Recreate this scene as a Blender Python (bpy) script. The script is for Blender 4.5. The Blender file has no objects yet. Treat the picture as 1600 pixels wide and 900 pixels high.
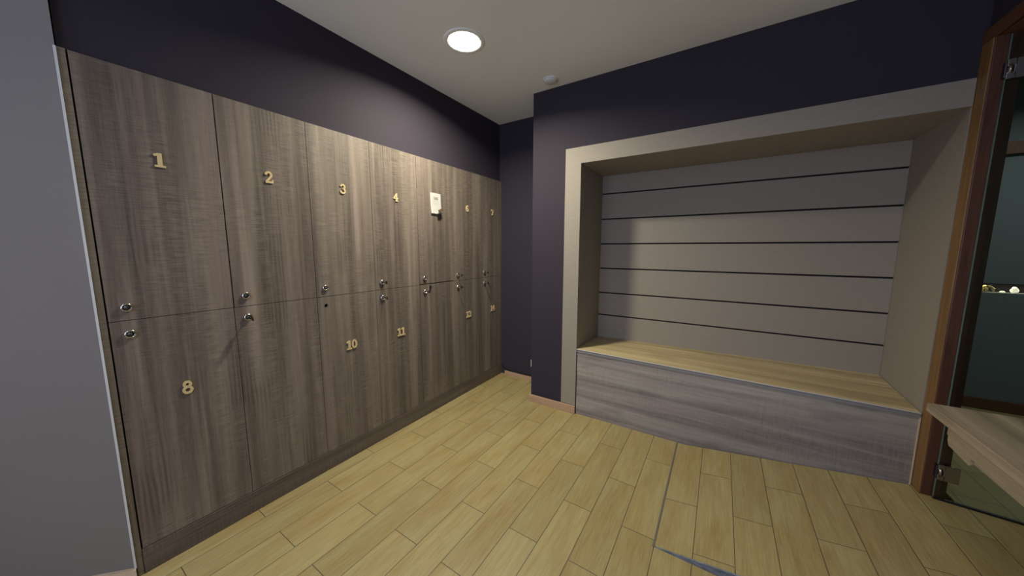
import bpy, bmesh, math, random
from mathutils import Vector, Matrix
random.seed(4)
scene = bpy.context.scene
COL = scene.collection

# ------------------------------------------------------------------ camera
F_PX = 507.74
cam_d = bpy.data.cameras.new('camera'); cam = bpy.data.objects.new('camera', cam_d); COL.objects.link(cam)
cam_d.sensor_fit = 'HORIZONTAL'; cam_d.sensor_width = 36.0; cam_d.lens = F_PX/1600*36.0
cam_d.clip_start = 0.02; cam_d.clip_end = 60
right = Vector((0.84186588, 0.5396855, 0.00118261)); up = Vector((-0.06624846, 0.10116703, 0.99266126))
fwd = Vector((-0.53560524, 0.83576599, -0.1209224))
cam.matrix_world = Matrix(((right.x, up.x, -fwd.x, 1.8682), (right.y, up.y, -fwd.y, 0.0), (right.z, up.z, -fwd.z, 1.3), (0, 0, 0, 1)))
scene.camera = cam

# ------------------------------------------------------------------ world, lights, exposure
world = bpy.data.worlds.new('world'); scene.world = world; world.use_nodes = True
bg = world.node_tree.nodes['Background']; bg.inputs[0].default_value = (0.30, 0.36, 0.85, 1); bg.inputs[1].default_value = 0.35

def area(name, loc, rot, sx, sy, power, color, spread=math.pi, shape='RECTANGLE'):
    l = bpy.data.lights.new(name, 'AREA'); l.shape = shape; l.size = sx
    if shape in ('RECTANGLE', 'ELLIPSE'): l.size_y = sy
    l.energy = power; l.color = color; l.spread = spread
    o = bpy.data.objects.new(name, l); o.location = loc; o.rotation_euler = rot; COL.objects.link(o); return o
LAMP = (0.54, 1.56)
CEIL = 2.484
area('downlight_beam', (LAMP[0], LAMP[1], CEIL-0.0075), (0, 0, 0), 0.152, 0.17, 34, (1.0, 0.92, 0.71), math.radians(156), 'DISK')
area('rear_fill_beam', (1.55, -0.75, CEIL-0.0075), (0, 0, 0), 0.16, 0.17, 11, (1.0, 0.93, 0.78), math.radians(150), 'DISK')  # unseen second lamp, added as fill behind the camera
area('rear_daylight_fill', (1.3, -1.89, 1.45), (math.radians(90), 0, 0), 2.2, 1.6, 36, (0.70, 0.79, 1.0))  # added daylight panel just outside the unseen rear window
area('hall_downlight_beam', (3.6, 2.9, CEIL-0.03), (0, 0, 0), 0.17, 0.17, 9, (0.92, 0.97, 1.0), math.radians(150), 'DISK')
area('recess_fill_light', (3.62, 3.80, 1.054), (0, 0, 0), 0.60, 0.012, 0.5, (1.0, 0.84, 0.58))  # small light added to brighten the ornaments in the recess
scene.view_settings.view_transform = 'Standard'; scene.view_settings.look = 'None'
scene.view_settings.gamma = 1; scene.view_settings.use_curve_mapping = False
scene.view_settings.exposure = 0.0

# ------------------------------------------------------------------ helpers
def link(name, bm, mat, parent=None, smooth=False):
    me = bpy.data.meshes.new(name); bmesh.ops.recalc_face_normals(bm, faces=bm.faces); bm.to_mesh(me); bm.free()
    if mat is not None: me.materials.append(mat)
    if smooth:
        for p in me.polygons: p.use_smooth = True
    o = bpy.data.objects.new(name, me); COL.objects.link(o)
    if parent is not None: o.parent = parent
    return o
def tag(o, label, cat, group=None):
    o['label'] = label; o['category'] = cat
    if group: o['group'] = group
    return o
def struct(o, label=None):
    o['kind'] = 'structure'
    if label: o['label'] = label
    return o
def thing(name, loc, label, cat, group=None):
    o = bpy.data.objects.new(name, None); o.location = loc; o.empty_display_size = .05; COL.objects.link(o)
    return tag(o, label, cat, group)
def NB(): return bmesh.new()
def box(bm, x0, x1, y0, y1, z0, z1, bev=0.0):
    r = bmesh.ops.create_cube(bm, size=1)['verts']
    for v in r:
        v.co = Vector(((x0+x1)/2+v.co.x*(x1-x0), (y0+y1)/2+v.co.y*(y1-y0), (z0+z1)/2+v.co.z*(z1-z0)))
    if bev:
        es = list({e for v in r for e in v.link_edges})
        bmesh.ops.bevel(bm, geom=es, offset=bev, segments=2, affect='EDGES', profile=.6)
    return bm
def prism(bm, pts, axis, a, b):
    """extrude a polygon of 2-D points along axis ('x','y','z') from a to b"""
    def P(p, t):
        return {'x': (t, p[0], p[1]), 'y': (p[0], t, p[1]), 'z': (p[0], p[1], t)}[axis]
    A = [bm.verts.new(P(p, a)) for p in pts]; B = [bm.verts.new(P(p, b)) for p in pts]
    bm.faces.new(A); bm.faces.new(B[::-1])
    n = len(pts)
    for i in range(n): bm.faces.new((A[i], A[(i+1) % n], B[(i+1) % n], B[i]))
    return bm
def hexa(bm, c8):
    """8 corners: bottom four in order, then top four"""
    v = [bm.verts.new(c) for c in c8]
    for f in ((0,1,2,3),(7,6,5,4),(0,4,5,1),(1,5,6,2),(2,6,7,3),(3,7,4,0)): bm.faces.new([v[i] for i in f])
    return bm
def lathe(bm, prof, M, seg=32):
    """profile of (radius, height) turned about local Z, placed by matrix M"""
    rings = []
    for r, h in prof:
        if r < 1e-6: rings.append([bm.verts.new(M @ Vector((0, 0, h)))])
        else: rings.append([bm.verts.new(M @ Vector((r*math.cos(2*math.pi*i/seg), r*math.sin(2*math.pi*i/seg), h))) for i in range(seg)])
    for a, b in zip(rings, rings[1:]):
        for i in range(seg):
            j = (i+1) % seg
            if len(a) == 1 and len(b) > 1: bm.faces.new((a[0], b[i], b[j]))
            elif len(b) == 1 and len(a) > 1: bm.faces.new((a[i], b[0], a[j]))
            elif len(a) > 1: bm.faces.new((a[i], b[i], b[j], a[j]))
    return bm
def tube(bm, pts, r, seg=8):
    pts = [Vector(p) for p in pts]; rings = []
    for i, p in enumerate(pts):
        d = (pts[min(i+1, len(pts)-1)]-pts[max(i-1, 0)]).normalized()
        a = d.cross(Vector((0, 0, 1)));
        if a.length < 1e-3: a = d.cross(Vector((1, 0, 0)))
        a.normalize(); b = d.cross(a)
        rr = r[i] if isinstance(r, (list, tuple)) else r
        rings.append([bm.verts.new(p+a*rr*math.cos(2*math.pi*k/seg)+b*rr*math.sin(2*math.pi*k/seg)) for k in range(seg)])
    for A, B in zip(rings, rings[1:]):
        for k in range(seg): bm.faces.new((A[k], A[(k+1) % seg], B[(k+1) % seg], B[k]))
    bm.faces.new(rings[0]); bm.faces.new(rings[-1][::-1])
    return bm

# ------------------------------------------------------------------ materials
class NT:
    def __init__(s, name, rough=.6, spec=.3, metal=0):
        s.m = bpy.data.materials.new(name); s.m.use_nodes = True; s.t = s.m.node_tree
        s.b = s.t.nodes['Principled BSDF']; s.b.inputs['Roughness'].default_value = rough
        s.b.inputs['Specular IOR Level'].default_value = spec; s.b.inputs['Metallic'].default_value = metal
    def n(s, typ, **kw):
        x = s.t.nodes.new(typ)
        for k, v in kw.items(): setattr(x, k, v)
        return x
    def l(s, a, b): s.t.links.new(a, b)
    def pos(s): return s.n('ShaderNodeNewGeometry').outputs['Position']
    def mapping(s, vec, scale, loc=(0, 0, 0), rot=(0, 0, 0)):
        m = s.n('ShaderNodeMapping'); m.inputs['Scale'].default_value = scale; m.inputs['Location'].default_value = loc
        m.inputs['Rotation'].default_value = rot; s.l(vec, m.inputs['Vector']); return m.outputs[0]
    def noise(s, vec, scale=1, detail=3, rough=.5, dist=0):
        x = s.n('ShaderNodeTexNoise'); x.inputs['Scale'].default_value = scale; x.inputs['Detail'].default_value = detail
        x.inputs['Roughness'].default_value = rough; x.inputs['Distortion'].default_value = dist; s.l(vec, x.inputs['Vector']); return x.outputs['Fac']
    def ramp(s, fac, stops):
        r = s.n('ShaderNodeValToRGB'); e = r.color_ramp.elements
        while len(e) < len(stops): e.new(.5)
        for el, (p, c) in zip(e, stops): el.position = p; el.color = (*c, 1)
        s.l(fac, r.inputs[0]); return r.outputs[0]
    def mix(s, fac, a, b, mode='MIX'):
        x = s.n('ShaderNodeMix', data_type='RGBA', blend_type=mode)
        for sock, v in ((x.inputs[0], fac), (x.inputs[6], a), (x.inputs[7], b)):
            if isinstance(v, bpy.types.NodeSocket): s.l(v, sock)
            elif isinstance(v, (int, float)): sock.default_value = v
            else: sock.default_value = (*v, 1)
        return x.outputs[2]
    def bump(s, h, strength, dist=.001):
        x = s.n('ShaderNodeBump'); x.inputs['Strength'].default_value = strength; x.inputs['Distance'].default_value = dist
        s.l(h, x.inputs['Height']); s.l(x.outputs[0], s.b.inputs['Normal'])
    def col(s, c):
        if isinstance(c, bpy.types.NodeSocket): s.l(c, s.b.inputs['Base Color'])
        else: s.b.inputs['Base Color'].default_value = (*c, 1)
        return s.m
def plain(name, c, rough=.6, spec=.3, metal=0):
    return NT(name, rough, spec, metal).col(c)
def paint(name, c, rough=.75, sc=260, st=.25, spec=.25):
    s = NT(name, rough, spec); p = s.pos()
    n = s.noise(p, sc, 2); s.bump(n, st, .0008)
    n2 = s.noise(p, 2.2, 3)
    return s.col(s.mix(n2, tuple(v*.93 for v in c), tuple(v*1.07 for v in c)))
def saw_oak(name, dark, mid, light, grain='z', rough=.55, spec=.35, streak=1.0, saw_k=1.0):
    """rough-sawn oak laminate: wide bands along the grain, streaks, and fine saw marks across it"""
    s = NT(name, rough, spec); p = s.pos()
    def sc(along, across):
        return {'z': (across, across, along), 'x': (along, across, across), 'y': (across, along, across)}[grain]
    b1 = s.noise(s.mapping(p, sc(.30, 10)), 1.0, 2, .6, .3)
    b2 = s.noise(s.mapping(p, sc(.8, 25), (3.1, 5.2, 1.7)), 1.0, 3, .6, .5)
    vdk = tuple(v*.62 for v in dark); vlt = tuple(min(1, v*1.14) for v in light)
    c = s.ramp(b1, [(.34, vdk), (.44, dark), (.50, mid), (.64, vlt)])
    c = s.mix(.45, c, s.ramp(b2, [(.30, vdk), (.45, dark), (.55, mid), (.68, vlt)]))
    hue = s.noise(s.mapping(p, sc(.5, 16), (9.1, 2.2, 4.7)), 1.0, 2)
    c = s.mix(.55, c, s.ramp(hue, [(.38, (1.08, .97, 1.06)), (.62, (.97, 1.01, .96))]), 'MULTIPLY')
    streak_n = s.noise(s.mapping(p, sc(2.2, 70)), 1.0, 4, .6, .6)
    c = s.mix(.16, c, s.ramp(streak_n, [(.34, vdk), (.5, mid), (.68, vlt)]))
    fine = s.noise(s.mapping(p, sc(14, 330)), 1.0, 3, .6)
    c = s.mix(.14*streak, c, s.ramp(fine, [(.35, vdk), (.65, vlt)]))
    saw = s.noise(s.mapping(p, sc(230, 14)), 1.0, 3, .6)
    patch = s.ramp(s.noise(s.mapping(p, sc(2.5, 8), (1.3, 7.7, 2.9)), 1.0, 2), [(.42, (.3, .3, .3)), (.62, (1, 1, 1))])
    k_ = s.n('ShaderNodeMath', operation='MULTIPLY'); s.l(patch, k_.inputs[0]); k_.inputs[1].default_value = .27*saw_k
    c = s.mix(k_.outputs[0], c, s.ramp(saw, [(.36, tuple(v*.4 for v in dark)), (.60, vlt)]))
    # cathedral whorls and knots
    w = s.n('ShaderNodeTexWave', wave_type='RINGS', rings_direction={'z': 'Z', 'x': 'X', 'y': 'Y'}[grain])
    w.inputs['Scale'].default_value = 2.2; w.inputs['Distortion'].default_value = 7; w.inputs['Detail'].default_value = 3; w.inputs['Detail Scale'].default_value = .8
    s.l(s.mapping(p, sc(1.2, 9)), w.inputs['Vector'])
    msk = s.ramp(s.noise(s.mapping(p, sc(2.2, 6)), 1.0, 2), [(.56, (0, 0, 0)), (.70, (.42, .42, .42))])
    c = s.mix(msk, c, s.ramp(w.outputs['Fac'], [(.2, tuple(v*.45 for v in dark)), (.7, mid)]))
    s.bump(saw, .25, .0006)
    return s.col(c)

M = {}
M['wall'] = paint('charcoal_paint', (.039, .034, .049), spec=.15)
M['wall_grey'] = paint('slate_grey_wall', (.205, .185, .172))  # even grey, lighter than the charcoal walls
M['ceiling'] = paint('ceiling_paint', (.94, .96, .98), .85, 320, .15)
M['locker'] = saw_oak('sawn_oak_laminate', (.090, .072, .065), (.158, .131, .113), (.272, .230, .195), 'z')
M['plinth'] = saw_oak('sawn_oak_plinth', (.080, .064, .055), (.125, .103, .088), (.175, .145, .120), 'y')
M['bench_front'] = saw_oak('bench_front_oak', (.190, .170, .168), (.285, .260, .250), (.42, .39, .365), 'x', saw_k=.45)
M['bench_top'] = saw_oak('bench_top_oak', (.36, .285, .155), (.46, .37, .21), (.58, .48, .29), 'x', .5, saw_k=.1)
M['counter'] = saw_oak('counter_oak', (.20, .165, .115), (.30, .25, .17), (.38, .32, .23), 'y', .5, saw_k=.25)
M['edge_band'] = plain('edge_band', (.25, .25, .27), .45)
M['strip'] = plain('ramp_edge_strip', (.15, .135, .12), .5)
M['edge_highlight'] = plain('edge_band_highlight', (.60, .58, .56), .4)  # pale tone paints the lit round of the bench top edge
s = NT('linen_laminate', .6, .3); p = s.pos()
a = s.noise(s.mapping(p, (30, 30, 600)), 1, 2); b = s.noise(s.mapping(p, (600, 600, 30)), 1, 2)
M['taupe'] = s.col(s.mix(.5, s.ramp(a, [(.3, (.265, .238, .206)), (.7, (.345, .312, .272))]), s.ramp(b, [(.3, (.265, .238, .206)), (.7, (.345, .312, .272))])))
M['groove'] = plain('groove_black', (.012, .010, .016), .8)
M['dark_gap'] = plain('dark_gap', (.01, .009, .01), .9)
def wood(name, d, l, grain, rough=.45):
    s = NT(name, rough, .4); p = s.pos()
    sc = {'z': (60, 60, 4), 'x': (4, 60, 60), 'y': (60, 4, 60)}[grain]
    n = s.noise(s.mapping(p, sc), 1, 5, .65, .8)
    s.bump(n, .15, .0005)
    return s.col(s.ramp(n, [(.3, d), (.7, l)]))
M['frame_lit_z'] = wood('red_brown_wood_lit_upright', (.165, .085, .030), (.275, .150, .058), 'z')  # casing wood lightened to paint in the lamplight on this face
M['jamb_shade_z'] = wood('red_brown_wood_shaded_jamb', (.070, .028, .018), (.120, .050, .030), 'z')  # same door frame wood, darkened to paint the shade on the jamb
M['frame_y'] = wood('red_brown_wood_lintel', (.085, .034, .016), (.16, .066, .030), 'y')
M['base_x'] = wood('skirting_wood_x', (.40, .26, .17), (.54, .37, .26), 'x')
M['base_y'] = wood('skirting_wood_y', (.55, .42, .28), (.68, .55, .40), 'y')
M['pale_wood'] = wood('pale_cut_wood', (.55, .42, .22), (.70, .56, .32), 'z', .6)
M['chrome'] = plain('chrome', (.75, .74, .72), .16, .5, 1)
M['dark_metal'] = plain('dark_metal', (.10, .10, .12), .35, .5, 1)
M['steel'] = plain('brushed_steel', (.42, .40, .37), .32, .5, 1)
M['black'] = plain('black_rubber', (.015, .014, .016), .5)
M['white_plastic'] = plain('white_plastic', (.78, .80, .84), .5)
M['paper'] = plain('paper', (.80, .80, .80), .8)
M['ink'] = plain('ink', (.20, .20, .21), .8)
M['ink_pale'] = plain('faint_ink', (.60, .62, .58), .8)
M['tag'] = plain('wooden_tag', (.11, .080, .050), .6)
M['bead'] = plain('corner_bead_white', (.62, .63, .66), .5)
# floor: wood-look planks 147 x 592 mm, half bond, grain along y
s = NT('oak_look_floor_tiles', .42, .35); p = s.pos()
sep = s.n('ShaderNodeSeparateXYZ'); s.l(p, sep.inputs[0])
def madd(a, k, off):
    x = s.n('ShaderNodeMath', operation='MULTIPLY_ADD'); s.l(a, x.inputs[0]); x.inputs[1].default_value = k; x.inputs[2].default_value = off; return x.outputs[0]
cmb = s.n('ShaderNodeCombineXYZ'); s.l(madd(sep.outputs[1], 1, 10-2.002+.592*.0+.024), cmb.inputs[0]); s.l(madd(sep.outputs[0], 1, 147*.02-1.703), cmb.inputs[1])
br = s.n('ShaderNodeTexBrick'); br.offset = .5; br.offset_frequency = 2; br.squash = 1
for k, v in (('Scale', 1.0), ('Mortar Size', .0016), ('Mortar Smooth', .15), ('Bias', 0.0), ('Brick Width', .592), ('Row Height', .147)): br.inputs[k].default_value = v
br.inputs['Color1'].default_value = (0, 0, 0, 1); br.inputs['Color2'].default_value = (1, 1, 1, 1); br.inputs['Mortar'].default_value = (.5, .5, .5, 1)
s.l(cmb.outputs[0], br.inputs['Vector'])
off = s.n('ShaderNodeVectorMath', operation='MULTIPLY_ADD'); s.l(br.outputs['Color'], off.inputs[0]); off.inputs[1].default_value = (7.3, 3.1, 5.7); s.l(p, off.inputs[2])
g1 = s.noise(s.mapping(off.outputs[0], (42, 2.1, 42)), 1, 5, .64, .5)
g2 = s.noise(s.mapping(off.outputs[0], (190, 9, 190)), 1, 3, .6)
g3 = s.noise(s.mapping(off.outputs[0], (9, 2.5, 9)), 1, 3, .6, .5)
c = s.ramp(g1, [(.28, (.25, .180, .070)), (.47, (.35, .272, .118)), (.60, (.40, .32, .145)), (.78, (.46, .38, .20))])
c = s.mix(.45, c, s.ramp(g2, [(.3, (.215, .155, .062)), (.7, (.50, .42, .235))]))
c = s.mix(.36, c, s.ramp(g3, [(.3, (.31, .175, .055)), (.66, (.41, .35, .18))]))
tone = s.ramp(br.outputs['Color'], [(0, (.84, .88, .89)), (1, (.96, 1.00, .98))])
c = s.mix(1.0, c, tone, 'MULTIPLY')
c = s.mix(br.outputs['Fac'], c, (.085, .068, .05))
inv = s.n('ShaderNodeMath', operation='SUBTRACT'); inv.inputs[0].default_value = 1; s.l(br.outputs['Fac'], inv.inputs[1])
s.bump(inv.outputs[0], .5, .001)
M['floor'] = s.col(c)
# blue-grey worn ramp cheek
s = NT('ramp_cheek', .6, .3); n = s.noise(s.mapping(s.pos(), (30, 30, 120)), 1, 4)
M['cheek'] = s.col(s.ramp(n, [(.3, (.10, .12, .16)), (.7, (.24, .27, .33))]))
# thin glass
m = bpy.data.materials.new('door_glass'); m.use_nodes = True; t = m.node_tree; t.nodes.clear()
o_ = t.nodes.new('ShaderNodeOutputMaterial'); mx = t.nodes.new('ShaderNodeMixShader'); tr = t.nodes.new('ShaderNodeBsdfTransparent'); gl = t.nodes.new('ShaderNodeBsdfGlossy'); fr = t.nodes.new('ShaderNodeFresnel')
tr.inputs[0].default_value = (.80, .87, .84, 1); gl.inputs['Roughness'].default_value = .02; fr.inputs[0].default_value = 1.5
t.links.new(fr.outputs[0], mx.inputs[0]); t.links.new(tr.outputs[0], mx.inputs[1]); t.links.new(gl.outputs[0], mx.inputs[2]); t.links.new(mx.outputs[0], o_.inputs[0])
M['glass'] = m
M['glass_edge'] = plain('glass_edge', (.12, .20, .18), .2, .6)
def emis(name, c, st):
    s = NT(name); s.b.inputs['Emission Color'].default_value = (*c, 1); s.b.inputs['Emission Strength'].default_value = st; return s.col((.8, .8, .8))
M['lamp_on'] = emis('lamp_diffuser', (1, .97, .80), 5.0)
M['lamp_bead'] = emis('lamp_beads', (1, .95, .72), 2.2)
M['stone'] = emis('lit_salt_stone', (1, .86, .62), .9)
M['gold'] = plain('gilded_driftwood', (.85, .66, .28), .35, .5, .4)

# ------------------------------------------------------------------ setting
PITCH = .366; S0 = .183; LT = 1.953; YE = 2.715; YN = 2.335; XN = .568; XW = 2.755
HX = 5.2
RZ = .137          # level of the floor beyond the ramp
# room floor: everything at z = 0 up to the right wall
def slab(name, pts, z0, z1, mat):
    bm = NB(); prism(bm, pts, 'z', z0, z1); return struct(link(name, bm, mat))
slab('floor', [(-1.3, -1.8), (XW+.10, -1.8), (XW+.10, YE+.1), (-.02, YE+.1), (-.02, .162), (-.66, .162), (-1.3, -.5)], -.06, 0, M['floor'])
slab('floor_hall', [(XW+.10, 1.2), (HX, 1.2), (HX, 3.76), (XW+.10, 3.76)], -.06, RZ, M['floor'])
slab('ceiling', [(-1.4, -1.9), (HX, -1.9), (HX, 3.86), (-1.4, 3.86)], CEIL, CEIL+.08, M['ceiling'])
# wall above and behind the lockers
bm = NB(); box(bm, -.60, -.50, .162, YE, 0, LT+.002); box(bm, -.60, -.018, .165, YE, LT+.002, CEIL)
struct(link('wall_left', bm, M['wall']))
bm = NB(); box(bm, -.60, XN, YE, YE+.1, 0, CEIL); struct(link('wall_end', bm, M['wall']))
# niche wall: nib left of the niche, head above it, returns behind
NX0, NX1, NZ1, NYB = .971, XW, 1.913, 2.854
bm = NB(); box(bm, XN, .93, YN, YE+.1, 0, CEIL); box(bm, .93, XW+.10, YN, 2.45, NZ1+.02, CEIL)
box(bm, .93, XW+.10, NYB+.02, NYB+.1, 0, NZ1+.06); box(bm, XN, .93, YE+.1, NYB+.1, 0, CEIL); box(bm, .93, XW+.1, 2.45, NYB+.1, NZ1+.06, NZ1+.12)
struct(link('wall_niche', bm, M['wall']))
# right wall with doorway
DY0, DY1, DZ = 1.50, 2.258, 2.153
bm = NB(); box(bm, XW, XW+.066, -1.8, DY0, 0, CEIL); box(bm, XW, XW+.066, DY0, DY1+.03, DZ+.03, CEIL); box(bm, XW, XW+.066, DY1+.03, YN, 0, CEIL)
box(bm, XW+.001, XW+.066, YN, NYB+.1, 0, CEIL-.001)
struct(link('wall_right', bm, M['wall']))
# chamfered wall left of the lockers
dx, dy = -.69, -.724; L = 1.2; nx, ny = -.724, .69
A = (0.0, .160); B = (A[0]+dx*L, A[1]+dy*L)
bm = NB(); prism(bm, [A, B, (B[0]+nx*.1, B[1]+ny*.1), (A[0]+nx*.1-.02, A[1]+.0+.0), ], 'z', 0, CEIL)
struct(link('wall_chamfer', bm, M['wall_grey']))
bm = NB(); box(bm, B[0]-.1, B[0], -1.8, B[1]+.02, 0, CEIL); struct(link('wall_rear_left', bm, M['wall_grey']))
# rear wall behind the camera; unseen wide window added for the daylight
bm = NB(); wx0, wx1, wz0, wz1 = .15, 2.45, .62, 2.28
box(bm, -1.0, wx0, -1.9, -1.8, 0, CEIL); box(bm, wx1, XW+.1, -1.9, -1.8, 0, CEIL); box(bm, wx0, wx1, -1.9, -1.8, 0, wz0); box(bm, wx0, wx1, -1.9, -1.8, wz1, CEIL)
struct(link('wall_rear', bm, M['wall_grey']))
bm = NB(); box(bm, wx0, wx1, -1.86, -1.82, wz0, wz0+.05); box(bm, wx0, wx1, -1.86, -1.82, wz1-.05, wz1)
for x in (wx0, 1.275, wx1-.05): box(bm, x, x+.05, -1.86, -1.82, wz0, wz1)
struct(link('added_window_1', bm, M['white_plastic']))
# baseboards
bm = NB(); box(bm, .045, XN-.0005, YE-.012, YE-.0002, 0, .036, .002); struct(link('baseboard_end', bm, M['base_x']))
bm = NB(); box(bm, XN-.012, .973, YN-.024, YN-.0105, 0, .062, .003); box(bm, XN-.012, XN-.0004, YN-.012, YE-.013, 0, .062, .002); struct(link('baseboard_niche', bm, M['base_x']))
bm = NB(); q = .012
A2 = (.0005, .1595)
prism(bm, [(A2[0], A2[1]), (B[0], B[1]), (B[0]+.724*q, B[1]-.69*q), (A2[0]+.724*q+.006, A2[1]-.69*q+.006)], 'z', 0, .045)
struct(link('baseboard_left', bm, M['base_y']))
# white corner bead where the chamfered wall meets the lockers
bm = NB(); prism(bm, [(.0005, .1595), (.0075, .155), (.0085, .1612), (.0005, .1618)], 'z', .046, LT-.002)
struct(link('trim_1', bm, M['bead']))
# door frame in the right wall
tr2 = struct(bpy.data.objects.new('trim_2', None)); COL.objects.link(tr2)
bm = NB(); box(bm, XW-.014, XW-.0002, 2.262, YN-.002, 0.09, 2.207, .003); link('far_casing', bm, M['frame_lit_z'], tr2)
bm = NB(); box(bm, XW-.010, XW+.068, DY1, DY1+.027, 0.0, DZ+.028, .003); link('far_jamb', bm, M['jamb_shade_z'], tr2)
bm = NB(); box(bm, XW-.016, XW-.0002, DY0-.065, YN-.002, DZ, 2.207, .003); box(bm, XW-.010, XW+.068, DY0, DY1, DZ, DZ+.028, .003); link('lintel', bm, M['frame_y'], tr2)
bm = NB(); box(bm, XW-.014, XW-.0002, DY0-.065, DY0-.002, 0, DZ, .003); box(bm, XW-.010, XW+.068, DY0-.027, DY0, 0, DZ, .003); link('near_casing', bm, M['frame_lit_z'], tr2)
for c_ in tr2.children: c_['kind'] = 'structure'
# hall beyond the doorway
M['hall'] = paint('hall_grey_green_paint', (.15, .165, .165))
HY = 3.76; nz0, nz1 = .992, 1.058
bm = NB(); box(bm, XW+.1, HX, HY, HY+.1, 0, nz0); box(bm, XW+.1, HX, HY, HY+.1, nz1, 1.935); box(bm, XW+.1, HX, HY, HY+.1, 2.02, CEIL); box(bm, XW+.1, 3.3, HY, HY+.1, nz0, nz1)
struct(link('wall_hall', bm, M['hall']))
bm = NB(); box(bm, 3.3, HX, HY+.095, HY+.25, nz0-.02, nz1+.02); struct(link('wall_hall_recess', bm, M['groove']))
bm = NB(); box(bm, XW+.1, HX, HY-.025, HY+.1, 1.935, 2.02, .004); struct(link('trim_3', bm, M['frame_y']))
bm = NB(); box(bm, HX, HX+.1, 1.2, HY+.1, 0, CEIL); box(bm, XW+.1, HX, 1.1, 1.2, 0, CEIL); box(bm, XW+.1, XW+.102, NYB+.1, HY, 0, CEIL); struct(link('wall_hall_side', bm, M['hall']))
bm = NB(); box(bm, XW+.103, HX, HY-.014, HY-.0003, RZ, .218, .003); struct(link('baseboard_hall', bm, M['frame_y']))

# ------------------------------------------------------------------ lockers
DT = .019     # door thickness
def stroke_digit(bm, segs, ox, sc, depth, w):
    """slab-serif figure from strokes; local (u to the right, v up) -> plane facing +x (u runs along +y)"""
    for k_, (a, b, ww) in enumerate(segs):
        ww = w*ww; ax, ay = a; bx_, by = b; d = math.hypot(bx_-ax, by-ay) or 1e-6
        ux, uy = (bx_-ax)/d, (by-ay)/d; px, py = -uy*ww/2, ux*ww/2
        e = ww*.12
        q = [(ax-ux*e+px, ay-uy*e+py), (ax-ux*e-px, ay-uy*e-py), (bx_+ux*e-px, by+uy*e-py), (bx_+ux*e+px, by+uy*e+py)]
        prism(bm, [((ox+u)*sc, v*sc) for u, v in q], 'x', 0, depth+.00012*(k_ % 7))
def arc(cx, cy, rx, ry, a0, a1, n=10, w=1.0, wf=None):
    P = [(cx+rx*math.cos(math.radians(a0+(a1-a0)*i/n)), cy+ry*math.sin(math.radians(a0+(a1-a0)*i/n))) for i in range(n+1)]
    return [(P[i], P[i+1], (wf(i/n) if wf else w)) for i in range(n)]
G = {
 '1': [((.30, .06), (.30, .93), 1.45), ((.04, .06), (.56, .06), .85), ((.05, .80), (.28, .88), .95), ((.08, .78), (.08, .86), .8)],
 '0': arc(.32, .5, .22, .42, 0, 360, 20, 1, lambda t: 1.15 if abs(math.cos(t*2*math.pi)) > .5 else .85),
 '2': arc(.31, .70, .20, .22, 170, -40, 10) + [((.47, .56), (.12, .12), 1.0), ((.08, .08), (.58, .08), 1.0), ((.58, .06), (.58, .26), .7), ((.13, .70), (.13, .78), 1.1)],
 '3': arc(.29, .71, .20, .20, 160, -80, 10) + arc(.28, .29, .24, .23, 85, -165, 12) + [((.10, .74), (.10, .82), 1.0), ((.06, .20), (.06, .28), 1.0), ((.24, .51), (.34, .51), .8)],
 '4': [((.42, .06), (.42, .94), 1.15), ((.04, .34), (.64, .34), .75), ((.04, .34), (.40, .90), .75), ((.24, .06), (.60, .06), .7)],
 '6': arc(.32, .30, .22, .23, 0, 360, 16) + arc(.50, .46, .42, .46, 185, 105, 8) + [((.39, .90), (.50, .86), .9), ((.52, .78), (.52, .86), 1.0)],
 '7': [((.06, .90), (.58, .90), 1.0), ((.58, .86), (.30, .10), 1.05), ((.06, .72), (.06, .92), .7), ((.14, .06), (.44, .06), .7)],
 '8': arc(.32, .72, .18, .19, 0, 360, 14) + arc(.32, .28, .23, .23, 0, 360, 16),
}
ADV = {'1': .58, '0': .66, '2': .68, '3': .60, '4': .70, '6': .66, '7': .66, '8': .66}
def number_mesh(text, h):
    bm = NB(); W = sum(ADV[c] for c in text)-.04; x = -W/2
    for c in text:
        stroke_digit(bm, G[c], x, h, .005, .165); x += ADV[c]
    for v in bm.verts: v.co.z -= h*.5
    return bm
RX = Matrix.Rotation(math.pi/2, 4, 'Y')   # local Z -> +X
def lock_meshes(name_parent, loc, label=None):
    # chrome rosette ring with a dark barrel and a small key plug
    bm = NB(); lathe(bm, [(.0085, .0), (.0165, .0), (.0165, .006), (.0150, .0095), (.0120, .0110), (.0100, .0100), (.0085, .0070)], Matrix.Translation(loc) @ RX, 36)
    r = link('lock_ring', bm, M['chrome'], name_parent, True)
    bm = NB(); lathe(bm, [(.0088, .0), (.0088, .0070), (.0070, .0085), (.0040, .0085), (.0040, .0135), (.0030, .0145), (0, .0145)], Matrix.Translation(loc) @ RX, 28)
    link('lock_barrel', bm, M['dark_metal'], name_parent, True)
missing = {5, 9, 12}
where_col = ['first column at the left end', 'second column', 'third column', 'fourth column', 'fifth column', 'sixth column', 'last column by the corner']
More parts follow.
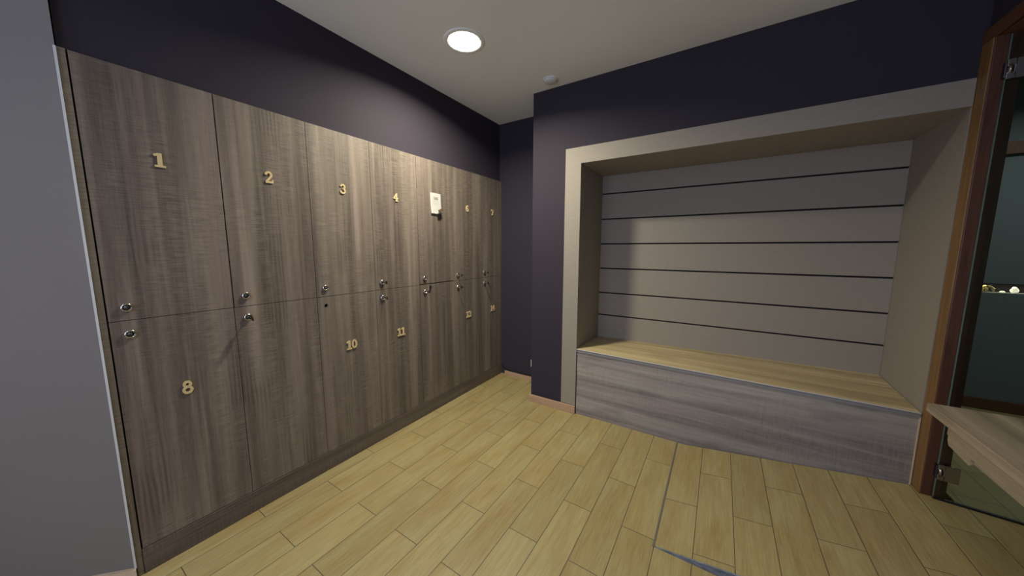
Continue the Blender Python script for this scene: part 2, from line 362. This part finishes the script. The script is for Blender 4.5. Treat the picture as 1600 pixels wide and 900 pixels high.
for idx in range(14):
    num = idx+1; c = idx % 7; low = idx >= 7
    y0 = S0+c*PITCH; y1 = min(y0+PITCH, YE-.022)
    z0, z1 = (.107, 1.0285) if low else (1.0285, LT)
    if num in missing:
        why = {5: 'with a white notice sheet pinned on it', 9: 'bare door without any figure, left of locker 10', 12: 'bare door without any figure, right of locker 11'}[num]
        label = 'grey-brown sawn oak locker, %s row, %s' % ('lower' if low else 'upper', why)
    else:
        label = 'grey-brown sawn oak locker in the %s row marked %d, %s' % ('lower' if low else 'upper', num, where_col[c])
        if num == 10: label += ', empty lock hole'
    th = thing('locker', (0, y0, z0), label, 'locker', 'numbered oak lockers')
    W = y1-y0; H = z1-z0
    # carcass: open box behind the door
    bm = NB(); t_ = .016; x0, x1 = -.48, -DT-.002
    box(bm, x0, x1, .0006, t_, 0.0006, H-.0006); box(bm, x0, x1, W-t_, W-.0006, 0.0006, H-.0006)
    box(bm, x0, x1, t_, W-t_, 0.0006, t_); box(bm, x0, x1, t_, W-t_, H-t_, H-.0006); box(bm, x0, x0+.006, t_, W-t_, t_, H-t_)
    link('carcass', bm, M['plinth'], th)
    gy = .0012; gz = .0012
    gyl = .0030 if (c == 1 and not low) else gy    # wider shadow gap between lockers 1 and 2
    ztop = H-gz; zb = gz
    if num == 5: zb = .006       # slightly lifted door of locker 5
    lx = .048; lz = (-.0520 if low else .050)
    lzl = H+lz if low else lz
    # door slab, with a drilled lock hole on locker 10
    bm = NB()
    if num == 10:
        n = 24; hr = .0105; hy, hz = lx, lzl
        outer = []
        cor = [(gyl, zb), (W-gy, zb), (W-gy, ztop), (gyl, ztop)]
        for xx, flip in ((0, 0), (-DT, 1)):
            ring = [bm.verts.new((xx, hy+hr*math.cos(2*math.pi*(i+.5)/n), hz+hr*math.sin(2*math.pi*(i+.5)/n))) for i in range(n)]
            cv = [bm.verts.new((xx, a, b)) for a, b in cor]
            es = [bm.edges.new((ring[i], ring[(i+1) % n])) for i in range(n)]+[bm.edges.new((cv[i], cv[(i+1) % 4])) for i in range(4)]
            bmesh.ops.triangle_fill(bm, edges=es, use_beauty=True)
            outer.append((ring, cv))
        (r0, c0), (r1, c1) = outer
        for i in range(n): bm.faces.new((r0[i], r0[(i+1) % n], r1[(i+1) % n], r1[i]))
        for i in range(4): bm.faces.new((c0[i], c0[(i+1) % 4], c1[(i+1) % 4], c1[i]))
    else:
        box(bm, -DT, 0, gyl, W-gy, zb, ztop, .0006)
    door = link('door', bm, M['locker'], th)
    if num != 10:
        lock_meshes(door, (0, lx, lzl))
    if num not in missing:
        nm = number_mesh(str(num), .055)
        for v in nm.verts: v.co.y += PITCH/2; v.co.z += (.716-z0) if low else (1.640-z0)
        for v in nm.verts: v.co.x += .0002
        link('number_figure', nm, M['pale_wood'], door)
    if num == 12:
        bm = NB(); box(bm, .0003, .010, .094, .106, H-.034, H-.0125, .001); box(bm, .0003, .004, .097, .103, H-.050, H-.034)
        link('catch_tab', bm, M['dark_metal'], door)

# end panel, plinth, far filler
bm = NB(); box(bm, -.49, .0005, .1625, S0-.0035, 0, LT, .0008)
tag(link('locker_end_panel', bm, M['locker']), 'narrow vertical oak end panel closing the left end of the lockers', 'panel')
bm = NB(); box(bm, -.49, .0, YE-.0205, YE-.0006, .107, LT-.0005, .0008)
tag(link('locker_filler_strip', bm, M['locker']), 'thin oak filler strip between locker 7 and the corner wall', 'panel')
bm = NB(); box(bm, -.06, .003, S0-.002, YE-.0006, 0, .105, .0008)
tag(link('locker_plinth', bm, M['plinth']), 'long dark oak plinth board running under all the lockers on the floor', 'plinth')

# keys left in the locks: shank, bow and hanging dark tag
def key(c, low, label, tilt, wide=1.0, tagged=False):
    y = S0+c*PITCH+.048; z = (1.0285-.052) if low else (1.0285+.050)
    k = thing('locker_key', (.0150, y, z), label, 'key', 'keys left in the locker locks')
    bm = NB(); tube(bm, [(0, 0, 0), (.022, 0, 0)], .0022); link('shank', bm, M['dark_metal'], k, True)
    bm = NB(); R_ = Matrix.Rotation(tilt, 4, 'X') @ Matrix.Rotation(math.pi/2, 4, 'X')
    lathe(bm, [(.0, -.0011), (.0095*wide, -.0011), (.011*wide, 0), (.0095*wide, .0011), (0, .0011)], Matrix.Translation((.032, 0, 0)) @ R_, 22)
    link('bow', bm, M['dark_metal'], k)
    return k
cols = {(3, 0): 'small steel key in the lock of locker 4', (5, 0): 'small steel key in the lock of locker 6', (6, 0): 'small steel key in the lock of locker 7',
        (1, 1): 'larger steel key in the lock of the bare locker left of locker 10', (3, 1): 'small steel key in the lock of locker 11',
        (4, 1): 'small steel key in the lock of the bare locker right of locker 11', (5, 1): 'small steel key in the lock of locker 13', (6, 1): 'small steel key in the lock of locker 14'}
for (c, low), lab in cols.items():
    key(c, low, lab, (.25 if (c, low) == (1, 1) else .04*(c-2)), 1.45 if (c, low) == (1, 1) else 1.0)

# notice sheet on locker 5, lower edge lifting from the door, with a wooden tag
sh = thing('notice_sheet', (.001, 1.828, 1.64), 'white printed notice sheet pinned on the upper door without number', 'notice')
bm = NB(); N = 10; rows = []
for i in range(N+1):
    v = i/N; z = .078-.154*v; x = .0006+.018*max(0, v-.35)**1.6
    rows.append([bm.verts.new((x, -.0535, z)), bm.verts.new((x+.002*v, .0545, z-.002))])
for a, b in zip(rows, rows[1:]): bm.faces.new((a[0], a[1], b[1], b[0]))
bmesh.ops.solidify(bm, geom=bm.faces[:], thickness=-.0006)
link('sheet', bm, M['paper'], sh)
cu = bpy.data.curves.new('t', 'FONT'); cu.body = 'SAS'; cu.size = .028; cu.align_x = 'CENTER'; cu.extrude = .0002
to = bpy.data.objects.new('t', cu); COL.objects.link(to)
dg = bpy.context.evaluated_depsgraph_get(); me = bpy.data.meshes.new_from_object(to.evaluated_get(dg)); bpy.data.objects.remove(to)
me.transform(Matrix.Translation((.0032, .002, .030)) @ Matrix(((0, 0, 1, 0), (1, 0, 0, 0), (0, 1, 0, 0), (0, 0, 0, 1))))
me.materials.clear(); me.materials.append(M['ink']); ho = bpy.data.objects.new('heading', me); COL.objects.link(ho); ho.parent = sh
bm = NB()
for z, w in ((.012, .030), (.002, .034), (-.008, .026)):
    v = (.078-z)/.154; x = .0006+.018*max(0, v-.35)**1.6
    box(bm, x+.0006, x+.0014, -w, w, z-.0012, z+.0012)
link('faint_print', bm, M['ink_pale'], sh)
bm = NB(); prism(bm, [(-.022, -.010), (.016, .012), (.022, .002), (.022, -.006), (-.014, -.026), (-.022, -.020)], 'x', 0, .012)
tg = link('wooden_tag', bm, M['tag']); tg.location = (.0240, 1.853, 1.598); tag(tg, 'small brown wooden tag lying on the lower right corner of the notice sheet', 'tag')

# ------------------------------------------------------------------ niche surround, slatted back and bench
ns = thing('niche_surround', (1.86, YN, 0), 'taupe laminate surround framing the bench niche', 'surround')
bm = NB(); cx0, cz1 = .850, 2.027
prism(bm, [(cx0, .064), (NX0, .064), (NX0, NZ1), (NX1-.016, NZ1), (NX1-.016, cz1), (cx0, cz1)], 'y', YN-.010, YN-.0003)
link('front_casing', bm, M['taupe'], ns); ns_off = Vector((1.86, YN, 0))
bm = NB(); box(bm, NX0-.038, NX0, YN-.0002, NYB+.018, 0.0, NZ1+.018); link('side_panel', bm, M['taupe'], ns)
bm = NB(); box(bm, NX1-.0165, NX1-.0003, YN+.0005, NYB, 0.0, NZ1); link('side_panel', bm, M['taupe'], ns)
bm = NB(); box(bm, NX0, NX1-.0003, YN, NYB+.018, NZ1+.0003, NZ1+.018); link('soffit', bm, M['taupe'], ns)
for c_ in ns.children: c_.matrix_parent_inverse = Matrix.Translation(-ns_off)
# back panel of boards with open grooves
gz_ = [.715, .913, 1.128, 1.340, 1.551, 1.763]
sb = thing('slatted_back_panel', (1.86, NYB, .5), 'taupe back panel with six dark horizontal grooves inside the niche', 'panel')
bm = NB(); e = [.40]+gz_+[NZ1]
for i in range(len(e)-1):
    box(bm, NX0+.0003, NX1-.017, NYB-.014, NYB-.001, e[i]+(.0056 if i else 0), e[i+1]-(.0056 if i < len(e)-2 else .0005), .0012)
a_ = link('boards', bm, M['taupe'], sb)
bm = NB(); box(bm, NX0+.0003, NX1-.017, NYB-.001, NYB+.015, .40, NZ1-.001); b_ = link('groove_backing', bm, M['groove'], sb)
for c_ in (a_, b_): c_.matrix_parent_inverse = Matrix.Translation((-1.86, -NYB, -.5))

be = thing('storage_bench', (1.86, 2.5, 0), 'long built-in oak bench with a pale top filling the niche', 'bench')
x0, x1 = NX0+.003, NX1-.021; yf, yb = YN-.010, NYB-.0145; th_ = .022
zFL, zBL, zBR, zFR = .528, .512, .528, .510
bm = NB(); hexa(bm, [(x0, yf, zFL-th_), (x1, yf, zFR-th_), (x1, yb, zBR-th_), (x0, yb, zBL-th_), (x0, yf, zFL-.003), (x1, yf, zFR-.003), (x1, yb, zBR-.003), (x0, yb, zBL-.003)])
link('top_core', bm, M['edge_band'], be)
bm = NB(); hexa(bm, [(x0, yf-.003, zFL-.004), (x1, yf-.003, zFR-.004), (x1, yf+.004, zFR-.004), (x0, yf+.004, zFL-.004), (x0, yf-.003, zFL), (x1, yf-.003, zFR), (x1, yf+.004, zFR), (x0, yf+.004, zFL)])
link('front_edge_band', bm, M['edge_highlight'], be)
bm = NB(); hexa(bm, [(x0, yf+.004, zFL-.003), (x1, yf+.004, zFR-.003), (x1, yb, zBR-.003), (x0, yb, zBL-.003), (x0, yf+.004, zFL), (x1, yf+.004, zFR), (x1, yb, zBR), (x0, yb, zBL)])
link('top', bm, M['bench_top'], be)
bm = NB(); hexa(bm, [(x0+.004, yf+.006, 0), (x1, yf+.006, 0), (x1, yf+.024, 0), (x0+.004, yf+.024, 0), (x0+.004, yf+.006, zFL-th_), (x1, yf+.006, zFR-th_), (x1, yf+.024, zFR-th_), (x0+.004, yf+.024, zFL-th_)])
link('front_panel', bm, M['bench_front'], be)
bm = NB(); box(bm, x1-.001, x1+.0035, yf+.002, yf+.026, .115, zFR-th_); link('side_edge', bm, M['base_y'], be)
for c_ in be.children: c_.matrix_parent_inverse = Matrix.Translation((-1.86, -2.5, 0))

# ------------------------------------------------------------------ tiled ramp to the doorway
ra = thing('access_ramp', (1.70, 1.42, 0), 'low wooden-look tiled ramp rising from the floor to the glass door', 'ramp')
RX0, RY0, RY1 = 1.706, 1.420, yf-.0035; SL = .1305
rz = lambda x: (x-1.700)*SL
bm = NB()
x_ = XW+.0995; rt = RZ
v = [(RX0, RY0, .0004), (XW-.016, RY0, .0004), (XW-.016, RY1, .0004), (RX0, RY1, .0004), (RX0, RY0, rz(RX0)), (XW-.016, RY0, rz(XW-.016)), (XW-.016, RY1, rz(XW-.016)), (RX0, RY1, rz(RX0))]
hexa(bm, v); 
box(bm, XW-.016, XW+.0995, DY0+.0005, DY1-.0005, .0004, RZ)
link('deck', bm, M['floor'], ra)
bm = NB(); prism(bm, [(RX0, .0002), (XW-.016, .0002), (XW-.016, rz(XW-.016)-.001), (RX0, rz(RX0)-.0005)], 'y', RY0-.006, RY0-.0002); link('front_cheek', bm, M['cheek'], ra)
bm = NB(); box(bm, 1.697, 1.7055, RY0-.006, RY1, .0004, .0032, .0006); link('edge_strip', bm, M['strip'], ra)
for c_ in ra.children: c_.matrix_parent_inverse = Matrix.Translation((-1.70, -1.42, 0))

# ------------------------------------------------------------------ glass door swung open into the hall
gd = thing('glass_door', (2.779, DY1-.012, 0), 'frameless glass door standing open beyond the wooden door frame', 'door')
gd.rotation_euler.z = math.radians(-5.5)
bm = NB(); box(bm, .002, .735, -.005, .005, RZ+.010, DZ-.008); gp = link('glass_pane', bm, M['glass'], gd)
bm = NB(); box(bm, .0, .002, -.005, .005, RZ+.010, DZ-.008); link('polished_edge', bm, M['glass_edge'], gp)
bm = NB(); box(bm, .0, .735, -.006, .006, RZ+.0010, RZ+.009); link('bottom_seal', bm, M['black'], gd)
for hz in (.277, 2.010):
    h = link('hinge', box(NB(), -.006, .012, -.012, .014, hz-.030, hz+.030, .002), M['dark_metal'], gd)
    bm = NB()
    for a, b in ((.012, .037), (-.037, -.012)): box(bm, -.001, .022, -.016, -.0055, hz+a, hz+b, .001)
    box(bm, .016, .062, -.016, -.0055, hz-.037, hz+.037, .001); link('clamp_plate', bm, M['steel'], h)
    bm = NB(); lathe(bm, [(.0, -.016), (.0055, -.016), (.0055, .016), (0, .016)], Matrix.Translation((.006, -.018, hz)), 16); link('pin', bm, M['steel'], h, True)

# ------------------------------------------------------------------ counter on the right wall
ct = thing('wall_counter', (2.6, .9, 0), 'pale oak counter shelf jutting in at the right beside the door', 'counter')
cx, cy1, cz = 2.409, 1.430, .850
bm = NB(); box(bm, cx, XW-.001, .55, cy1, cz-.025, cz, .0015); c1_ = link('top', bm, M['counter'], ct)
bm = NB(); X = cx+.020
prism(bm, [(.56, cz-.0255), (1.366, cz-.0255), (1.366, .790), (1.360, .788), (1.360, .776), (1.352, .763), (1.262, .757), (1.252, .766), (1.262, .775), (1.248, .777), (1.243, .770), (.56, .772)], 'x', X, X+.018)
c2_ = link('apron', bm, M['counter'], ct)
bm = NB(); box(bm, X+.019, XW-.002, .56, .58, 0, cz-.0255, .001); c3_ = link('leg_panel', bm, M['counter'], ct)
bm = NB(); box(bm, XW-.022, XW-.001, .581, 1.36, cz-.085, cz-.0255); c4_ = link('wall_batten', bm, M['counter'], ct)
for c_ in (c1_, c2_, c3_, c4_): c_.matrix_parent_inverse = Matrix.Translation((-2.6, -.9, 0))

# ------------------------------------------------------------------ ceiling fittings
def downlight(x, y, label, group):
    d = thing('downlight', (x, y, CEIL), label, 'ceiling light', group)
    bm = NB(); lathe(bm, [(.094, 0), (.118, 0), (.118, -.0015), (.112, -.004), (.100, -.0055), (.094, -.004), (.094, 0)], Matrix.Identity(4), 48); link('trim_ring', bm, M['ceiling'], d, True)
    bm = NB(); lathe(bm, [(.0, -.004), (.080, -.005), (.080, -.0005), (0, -.0005)], Matrix.Identity(4), 48); link('diffuser', bm, M['lamp_on'], d)
    bm = NB()
    for i in range(44):
        a = 2*math.pi*i/44; bmesh.ops.create_icosphere(bm, subdivisions=1, radius=.0042, matrix=Matrix.Translation((.0865*math.cos(a), .0865*math.sin(a), -.0040)))
    b = link('lens_bead_ring', bm, M['lamp_bead'], d); b['kind'] = 'stuff'
    return d
downlight(LAMP[0], LAMP[1], 'round recessed ceiling light glowing above the lockers', None)
downlight(1.55, -.75, 'round recessed ceiling light added out of view as fill near the added rear window', None)  # unseen fitting added to go with the rear fill lamp
sd = thing('smoke_detector', (.771, 2.215, CEIL), 'small round white smoke detector on the ceiling near the corner', 'smoke detector')
bm = NB(); lathe(bm, [(0, -.006), (.052, -.006), (.054, -.0002), (0, -.0002)], Matrix.Identity(4), 36); link('base', bm, M['white_plastic'], sd)
bm = NB(); lathe(bm, [(.045, -.0062), (.045, -.012), (.038, -.016), (0, -.017)], Matrix.Identity(4), 36); link('cover', bm, M['white_plastic'], sd, True)

# ------------------------------------------------------------------ socket and cable on the end wall
so = thing('wall_socket', (.392, YE, .175), 'white wall socket half hidden behind the dark wall corner', 'socket')
bm = NB(); box(bm, -.036, .036, -.011, -.0003, -.036, .036, .004); link('plate', bm, M['white_plastic'], so)
bm = NB(); lathe(bm, [(0, -.0), (.019, 0), (.019, .0012), (0, .0012)], Matrix.Translation((0, -.0112, 0)) @ Matrix.Rotation(math.pi/2, 4, 'X'), 24); link('insert', bm, M['ink_pale'], so)
bm = NB(); tube(bm, [(.006, YE-.012, .118), (.03, YE-.008, .088), (.075, YE-.008, .063), (.14, YE-.008, .050), (.25, YE-.008, .044), (.36, YE-.008, .045), (.45, YE-.008, .060), (.50, YE-.008, .075)], .0045, 10)
tag(link('cable', bm, M['black'], None, True), 'black cable sagging along the baseboard in the far corner', 'cable')

# ------------------------------------------------------------------ ornaments in the hall recess
dw = NB(); random.seed(9)
bx = 3.485
for k in range(9):
    a = random.uniform(0, math.pi); r = random.uniform(.018, .042)
    p0 = Vector((bx+random.uniform(-.03, .03), HY+.03+random.uniform(-.015, .02), nz0+.006)); pts = []
    for t in range(6):
        u = t/5; pts.append(p0+Vector(((u-.5)*2*r*math.cos(a), random.uniform(-.004, .004), .046*math.sin(u*math.pi*.8)*(.4+.6*random.random()))))
    tube(dw, pts, [.004, .006, .0065, .006, .005, .003], 6)
tag(link('driftwood', dw, M['gold'], None, True), 'tangle of golden driftwood in the dark recess behind the glass', 'ornament')
def stone(x, rx, rz_, label, seed):
    bm = NB(); bmesh.ops.create_icosphere(bm, subdivisions=2, radius=1); rnd = random.Random(seed)
    for v in bm.verts:
        k = 1+rnd.uniform(-.10, .10); v.co = Vector((v.co.x*rx*k, v.co.y*rx*.8*k, max(v.co.z, -.7)*rz_*k))
        if v.co.z > 0: v.co.x *= 1-.35*v.co.z/rz_
    z = min(v.co.z for v in bm.verts)
    o = link('salt_stone', bm, M['stone']); o.location = (x, HY+.035, nz0-z+.0005); return tag(o, label, 'stone', 'salt stones in the hall recess')
stone(3.610, .019, .026, 'large pointed pale salt stone in the recess behind the glass', 1)
stone(3.560, .014, .008, 'small flat pale stone left of the large salt stone', 2)
